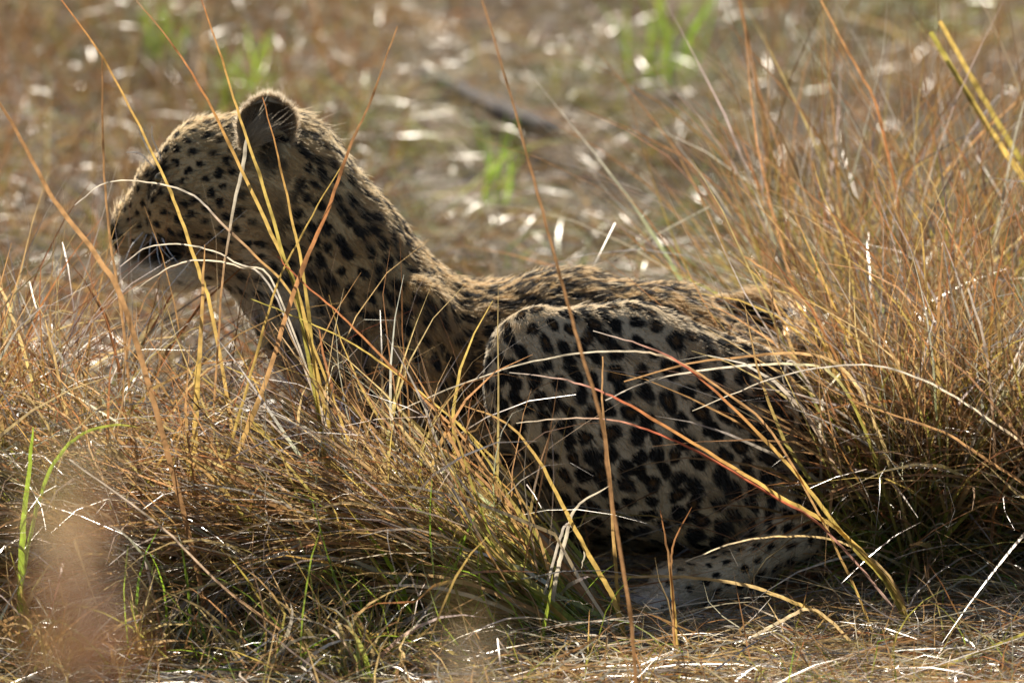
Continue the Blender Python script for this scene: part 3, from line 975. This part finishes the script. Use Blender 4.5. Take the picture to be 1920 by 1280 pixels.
# ------------------------------------------------------------------ single stalks and blades one can tell apart
ST = [
 # name, label, depth tip, depth root, widths px (tip, base), colours tip>base, points tip>base
 ('grass_stalk', 'golden stalk rising from the left across the leopard\'s brow', -.30, -.30, (3, 8), ('rust', 'gold', 'gold', 'tawny'), [(115, 0), (195, 112), (290, 295), (332, 390), (372, 505), (400, 600)]),
 ('grass_stalk', 'upright brown stalk left of the leopard\'s nose', -.25, -.25, (5, 9), ('brown', 'tawny', 'tawny'), [(192, 105), (195, 300), (207, 450), (232, 610)]),
 ('grass_stalk', 'brown-tipped gold stalk crossing the leopard\'s cheek before the ear', -.35, -.35, (3, 11), ('brown', 'rust', 'gold', 'gold', 'olive'), [(255, 0), (330, 92), (388, 185), (452, 315), (520, 460), (565, 570)]),
 ('grass_stalk', 'thin olive stalk crossing the front of the leopard\'s ear', -.36, -.36, (3, 8), ('rust', 'gold', 'olive', 'olive'), [(378, 0), (416, 112), (450, 222), (492, 345), (532, 480), (560, 570)]),
 ('grass_stalk', 'orange-tipped stalk ending inside the leopard\'s ear', -.36, -.36, (2, 7), ('rust', 'gold', 'olive'), [(492, 182), (522, 295), (546, 405), (572, 540)]),
 ('grass_stalk', 'long orange stalk leaning right over the leopard\'s neck', -.42, -.42, (3, 10), ('brown', 'brown', 'rust', 'tawny', 'gold', 'olive'), [(745, 50), (692, 195), (655, 278), (612, 400), (560, 522), (500, 710), (432, 890)]),
 ('grass_stalk', 'thin yellow stalk leaning right below the leopard\'s ear', -.40, -.40, (2, 7), ('gold', 'gold', 'olive'), [(640, 312), (576, 422), (520, 535), (470, 705), (398, 960)]),
 ('grass_leaf', 'short stiff orange leaf standing below the leopard\'s chin', -.38, -.38, (4, 13), ('tawny', 'gold', 'gold'), [(384, 458), (380, 560), (374, 670), (370, 720)]),
 ('grass_leaf', 'bright lime green leaf leaning left in the lower middle', -.52, -.52, (3, 17), ('rust', 'lime', 'lime', 'lime'), [(626, 922), (680, 985), (724, 1045), (756, 1105)]),
 ('grass_leaf', 'orange-green leaf leaning left beside the lime green one', -.54, -.54, (3, 11), ('tawny', 'gold', 'olive'), [(630, 955), (700, 1050), (760, 1145), (800, 1196)]),
 ('grass_leaf', 'small curved green leaf at the foot of the combed tussock', -.50, -.50, (3, 9), ('green', 'lime', 'lime'), [(893, 962), (872, 1010), (852, 1070), (845, 1100)]),
 ('grass_leaf', 'upright yellow-green leaf in the straw at the bottom middle', -.52, -.52, (4, 10), ('olive', 'lime', 'lime'), [(1036, 1076), (1028, 1130), (1018, 1185)]),
 ('grass_leaf', 'bleached white leaf bent over at the foot of the combed tussock', -.46, -.46, (3, 9), ('pale', 'pale', 'pale'), [(1146, 908), (1092, 940), (1072, 968), (1058, 1020), (1045, 1072)]),
 ('grass_leaf', 'small bleached loop of leaf beside the combed tussock', -.46, -.46, (3, 6), ('pale', 'grey', 'pale'), [(1090, 1065), (1097, 1030), (1085, 1000), (1064, 982), (1050, 1010)]),
 ('grass_stalk', 'upright orange stalk in front of the leopard\'s thigh', -.42, -.42, (3, 8), ('tawny', 'tawny', 'gold', 'gold'), [(1130, 668), (1130, 765), (1145, 905), (1153, 1040), (1158, 1110)]),
 ('grass_stalk', 'long dull brown stalk running from the top edge over the thigh', -1.0, -.9, (4, 9), ('brown', 'brown', 'brown', 'brown'), [(895, -30), (950, 152), (1000, 332), (1050, 512), (1092, 665), (1130, 792), (1150, 950), (1182, 1150)]),
 ('grass_stalk', 'gold stalk with fine dark tip bowing left across the thigh', -.44, -.44, (2, 11), ('grey', 'red', 'gold', 'gold', 'olive'), [(955, 698), (1050, 710), (1125, 732), (1200, 770), (1350, 860), (1480, 940), (1570, 990), (1650, 1070), (1690, 1130)]),
 ('grass_stalk', 'yellow stalk bowing left to the middle of the thigh', -.44, -.44, (2, 9), ('grey', 'red', 'gold', 'olive', 'olive'), [(1112, 620), (1200, 645), (1290, 690), (1400, 790), (1500, 895), (1590, 1012), (1660, 1090)]),
 ('grass_stalk', 'silvery hair-thin stalk arching over the top of the thigh', -.42, -.44, (2, 5), ('pale', 'pale', 'pale', 'tawny', 'tawny', 'gold'), [(735, 775), (860, 722), (980, 682), (1100, 661), (1205, 660), (1275, 680), (1360, 735), (1450, 815)]),
 ('grass_stalk', 'red stalk with pale tip arching low over the thigh', -.45, -.45, (2, 6), ('pale', 'red', 'red', 'grey'), [(968, 793), (1080, 783), (1162, 790), (1240, 815), (1330, 858), (1450, 930), (1540, 985)]),
 ('grass_stalk', 'thin grey stalk arching from the rump to the right edge', -.36, -.30, (2, 6), ('pale', 'grey', 'pale', 'tawny', 'rust'), [(1298, 770), (1430, 716), (1530, 690), (1640, 685), (1750, 720), (1860, 790), (1930, 845), (2000, 960)]),
 ('grass_stalk', 'thin orange stalk falling to the right edge below the grey arch', -.38, -.36, (2, 7), ('brown', 'tawny', 'tawny', 'gold'), [(1508, 700), (1600, 752), (1700, 785), (1782, 816), (1860, 868), (1935, 918), (2010, 1010)]),
 ('grass_stalk', 'stout blurred brown stalk at the top right of the meadow', .95, .95, (10, 13), ('brown', 'brown', 'tawny'), [(1383, -20), (1410, 112), (1430, 205), (1438, 300), (1445, 480)]),
 ('grass_leaf', 'long pale straw leaf lying across the hind paw', -.40, -.40, (4, 9), ('pale', 'straw', 'straw', 'gold', 'tawny'), [(940, 1095), (1050, 1076), (1150, 1080), (1282, 1081), (1400, 1096), (1480, 1125), (1530, 1145)]),
 ('grass_stalk', 'arching tan stalk over the leopard\'s hind foot', -.38, -.42, (3, 8), ('pale', 'straw', 'straw', 'tawny', 'tawny'), [(1285, 1052), (1380, 1016), (1462, 1005), (1560, 1010), (1640, 1050), (1688, 1112), (1700, 1165)]),
 ('grass_stalk', 'thin upright gold stalk before the hind paw', -.55, -.55, (3, 9), ('rust', 'tawny', 'gold', 'gold'), [(1238, 955), (1255, 1050), (1265, 1150), (1278, 1290)]),
 ('grass_leaf', 'short rust leaf branching left of the hind foot', -.55, -.55, (2, 6), ('rust', 'tawny', 'tawny'), [(1297, 950), (1266, 1010), (1258, 1060), (1262, 1130)]),
 ('grass_leaf', 'broad orange-brown leaf slanting in from the left edge', -.60, -.55, (6, 12), ('brown', 'tawny', 'brown'), [(-15, 170), (40, 262), (100, 372), (182, 480), (240, 590)]),
 ('grass_stalk', 'grey stalk arching over the leopard\'s muzzle', -.32, -.34, (2, 6), ('grey', 'pale', 'grey', 'tawny', 'gold', 'gold'), [(140, 385), (200, 342), (290, 343), (365, 368), (415, 418), (490, 490), (560, 580)]),
 ('grass_stalk', 'low grey stalk arching past the dark corner of the mouth', -.33, -.34, (2, 5), ('grey', 'pale', 'grey', 'tawny'), [(225, 500), (278, 463), (360, 460), (440, 490), (520, 560)]),
 ('grass_leaf', 'pale bent stalk across the chin of the leopard', -.34, -.34, (2, 5), ('pale', 'pale', 'grey'), [(250, 545), (320, 500), (380, 488), (450, 500), (520, 545)]),
 ('grass_leaf', 'bright white leaf standing beside the leopard\'s ear', -.30, -.34, (10, 5), ('pale', 'pale', 'tawny', 'tawny'), [(462, 258), (456, 310), (440, 378), (428, 450), (415, 560)]),
 ('grass_leaf', 'gold leaf along the right rim of the combed tussock', -.47, -.47, (3, 11), ('tawny', 'gold', 'gold', 'olive'), [(862, 758), (950, 792), (1010, 862), (1062, 960), (1112, 1052), (1150, 1120)]),
 ('grass_stalk', 'red-orange stalk slanting down from the leopard\'s throat', -.40, -.42, (3, 7), ('red', 'rust', 'tawny', 'gold'), [(520, 480), (560, 522), (640, 592), (720, 672), (800, 752), (900, 860)]),
 ('grass_stalk', 'yellow-green stalk slanting below the leopard\'s throat', -.40, -.42, (3, 7), ('olive', 'gold', 'olive'), [(470, 560), (545, 590), (640, 632), (720, 682), (810, 752), (900, 840)]),
 ('grass_stalk', 'thick yellow stalk slanting down at the upper right', .55, .55, (12, 17), ('olive', 'gold', 'olive', 'gold'), [(1745, 60), (1800, 152), (1862, 252), (1920, 335), (1960, 420), (2000, 560)]),
 ('grass_stalk', 'second yellow stalk just right of the thick one', .60, .60, (10, 15), ('gold', 'olive', 'gold'), [(1762, 40), (1830, 160), (1890, 262), (1950, 360), (2010, 520)]),
 ('grass_stalk', 'thin orange stalk slanting at the top right', .5, .5, (5, 8), ('tawny', 'rust', 'tawny'), [(1535, -10), (1582, 82), (1638, 185), (1660, 265), (1690, 420)]),
 ('grass_leaf', 'flat bleached straw on the ground at the lower right', -.52, -.52, (8, 9), ('pale', 'straw', 'straw'), [(1380, 1212), (1470, 1160), (1528, 1142)]),
 ('grass_stalk', 'olive stalk slanting up in the bottom right corner', -.62, -.62, (6, 9), ('olive', 'olive', 'tawny'), [(1935, 1180), (1800, 1236), (1690, 1280)]),
 ('grass_stalk', 'olive-yellow stalk lying flat at the bottom left', -.66, -.66, (4, 9), ('olive', 'gold', 'olive'), [(340, 1232), (480, 1222), (640, 1200), (760, 1188)]),
 ('grass_leaf', 'yellow leaf lying diagonally at the bottom left middle', -.64, -.64, (4, 10), ('gold', 'gold', 'olive'), [(575, 1115), (650, 1160), (720, 1200), (770, 1235)]),
 ('grass_leaf', 'arched green leaf at the left edge', -.55, -.55, (3, 9), ('olive', 'lime', 'green'), [(262, 802), (215, 796), (150, 816), (95, 880), (60, 990)]),
 ('grass_leaf', 'upright green leaf at the left edge under the arched one', -.6, -.6, (6, 14), ('lime', 'lime', 'green'), [(62, 800), (55, 880), (46, 960), (40, 1060)]),
 ('grass_stalk', 'long tan stalk crossing the lower left diagonally', -.75, -.70, (4, 9), ('grey', 'tawny', 'straw'), [(130, 860), (300, 985), (420, 1100), (540, 1190), (600, 1240)]),
 ('grass_stalk', 'curled white leaf tip in the shade right of the rump', -.15, -.12, (4, 6), ('pale', 'pale', 'brown'), [(1575, 700), (1548, 735), (1538, 800), (1540, 900)]),
 ('grass_stalk', 'second curled pale leaf in the shade right of the rump', -.15, -.12, (3, 5), ('pale', 'grey', 'brown'), [(1495, 770), (1478, 740), (1470, 700), (1500, 690)]),
 ('grass_stalk', 'dark grey stalk standing in the shaded right tussock', -.2, -.2, (5, 8), ('grey', 'brown', 'brown'), [(1815, 540), (1845, 640), (1860, 760), (1866, 900), (1860, 1010)]),
 ('grass_stalk', 'orange-tipped leaf slanting over the leopard\'s tail', -.05, .0, (4, 9), ('tawny', 'tawny', 'gold', 'green'), [(1395, 480), (1470, 530), (1530, 590), (1560, 680), (1580, 800)]),
 ('grass_stalk', 'pale stalk reaching left across the rump', -.30, -.2, (3, 8), ('grey', 'pale', 'olive', 'olive'), [(1135, 750), (1230, 710), (1350, 690), (1480, 682), (1560, 700), (1620, 800)]),
 ('grass_stalk', 'tan stalk reaching left across the rump above the pale one', -.28, -.2, (3, 8), ('tawny', 'tawny', 'straw', 'olive'), [(1170, 715), (1290, 682), (1400, 668), (1500, 662), (1580, 690), (1640, 790)]),
]
for nm, lab, yt, yr, (w0, w1), cols, pts in ST:
    m_ = len(pts)
    P3 = [at(px, py, yt + (yr - yt) * i / (m_ - 1)) for i, (px, py) in enumerate(pts)]
    last = P3[-1]
    gz = float(height(last[0], last[1]))
    if last[2] > gz + .01:                     # carry the stalk on down into the soil
        dv = P3[-1] - P3[-2]
        dz = last[2] - gz
        run = np.clip(dv[0] / max(-dv[2], .02) * dz * .5, -.15, .15)
        P3.append(last + np.array([run * .6, 0, -dz * .55])); P3.append(last + np.array([run, 0, -dz - .01]))
    P3 = np.array(P3)
    P3[:, 2] = np.maximum(P3[:, 2], height(P3[:, 0], P3[:, 1]) + .002 - .014 * (np.arange(len(P3)) == len(P3) - 1))
    S_ = spline(P3, 6)
    k = len(S_)
    t = np.linspace(0, 1, k)
    wd = (w0 + (w1 - w0) * np.clip(t * 1.8, 0, 1)) * PXM * .41
    if nm == 'grass_leaf': wd[:3] *= np.array([.3, .6, .85])
    ck = np.array([PAL[c] for c in cols])
    tc = np.linspace(0, 1, len(ck))
    C_ = np.stack([np.interp(t, tc, ck[:, j]) for j in range(3)], -1) * rng.uniform(.9, 1.1, (k, 1))
    if nm == 'grass_stalk':
        for j in range(int(rng.integers(4, 9)), k - 2, int(rng.integers(9, 14))):
            C_[j] *= .45; wd[j] *= 1.25
    S_[1:-1] += rng.normal(0, .0004, (k - 2, 3))
    o = tube(nm, S_, wd, C_, M_STEM if nm == 'grass_stalk' else M_GRASS, flat=rng.uniform(-.4, .4))
    tag(o, lab, 'grass stalk' if nm == 'grass_stalk' else 'grass leaf', 'single grass stalks and leaves round the leopard')

M_LEAFY = grass_material('seed_chaff', 0.6, 0.0, 0.5, 1.0, .2)


# tall grass heads close to the camera, out of focus
def near_plant(label, px, py, y, hgt_px, tints, spread, nl, w):
    top = at(px, py, y)
    root = bpy.data.objects.new('tall_grass_plant', None); col.objects.link(root)
    gz = float(height(top[0], y)); root.location = (top[0] + .02, y, gz)
    tag(root, label, 'grass')
    st = spline([np.array([.0, 0, -.01]), np.array([-.01, .01, (top[2] - gz) * .5]), np.array([-.02, 0, top[2] - gz])], 10)
    tube('stalk', st, np.linspace(.0025, .0012, len(st)), np.tile(PAL[tints[0]], (len(st), 1)), M_STEM, 5, root)
    n = nl
    k = rng.random(n)
    p0 = np.column_stack([-.02 + rng.normal(0, .003, n), rng.normal(0, .003, n), (top[2] - gz) - (1 - k) * hgt_px * PXM * .5 + .01])
    p0[:, 2] += 0
    blades('seed_head', p0, np.column_stack([rng.normal(0, 1, n) * spread, rng.normal(0, 1, n) * spread, rng.uniform(.2, 1, n)]), rng.uniform(.02, .05, n), np.full(n, w), 1.2,
           {c: 1 for c in tints}, 4, M_LEAFY, parent=root, floor=False)


near_plant('pale blurred grass head close to the camera at the lower left', 130, 850, -7.2, 260, ('straw', 'gold', 'pale'), .6, 30, .0028)
near_plant('rust red blurred grass head close to the camera in the lower left corner', 150, 1020, -7.0, 260, ('rust', 'tawny', 'rust'), .9, 110, .0038)
near_plant('pale blurred grass head close to the camera at the bottom middle', 880, 1215, -7.0, 130, ('pale', 'straw', 'straw'), .7, 12, .0026)

# dark band in the meadow
bp = [ground_at(790, 185), ground_at(860, 215), ground_at(950, 262), ground_at(1050, 300)]  # dark tapering tube laid slantwise just above the soil
bp = spline([p_ + np.array([0, 0, .045]) for p_ in bp], 8)
o = tube('dark_band', bp, np.concatenate([np.linspace(.010, .022, len(bp) - 2), [.016, .001]]) * (1 + .15 * np.sin(np.arange(len(bp)) * 1.7)), np.tile([.05, .035, .028], (len(bp), 1)), plain('band_brown', (.035, .024, .018), .9), 9)
tag(o, 'dark slanting band lying in the blurred meadow behind the leopard', 'branch')
print('objects', len(bpy.data.objects), 'spots', na, 'body verts', nv)
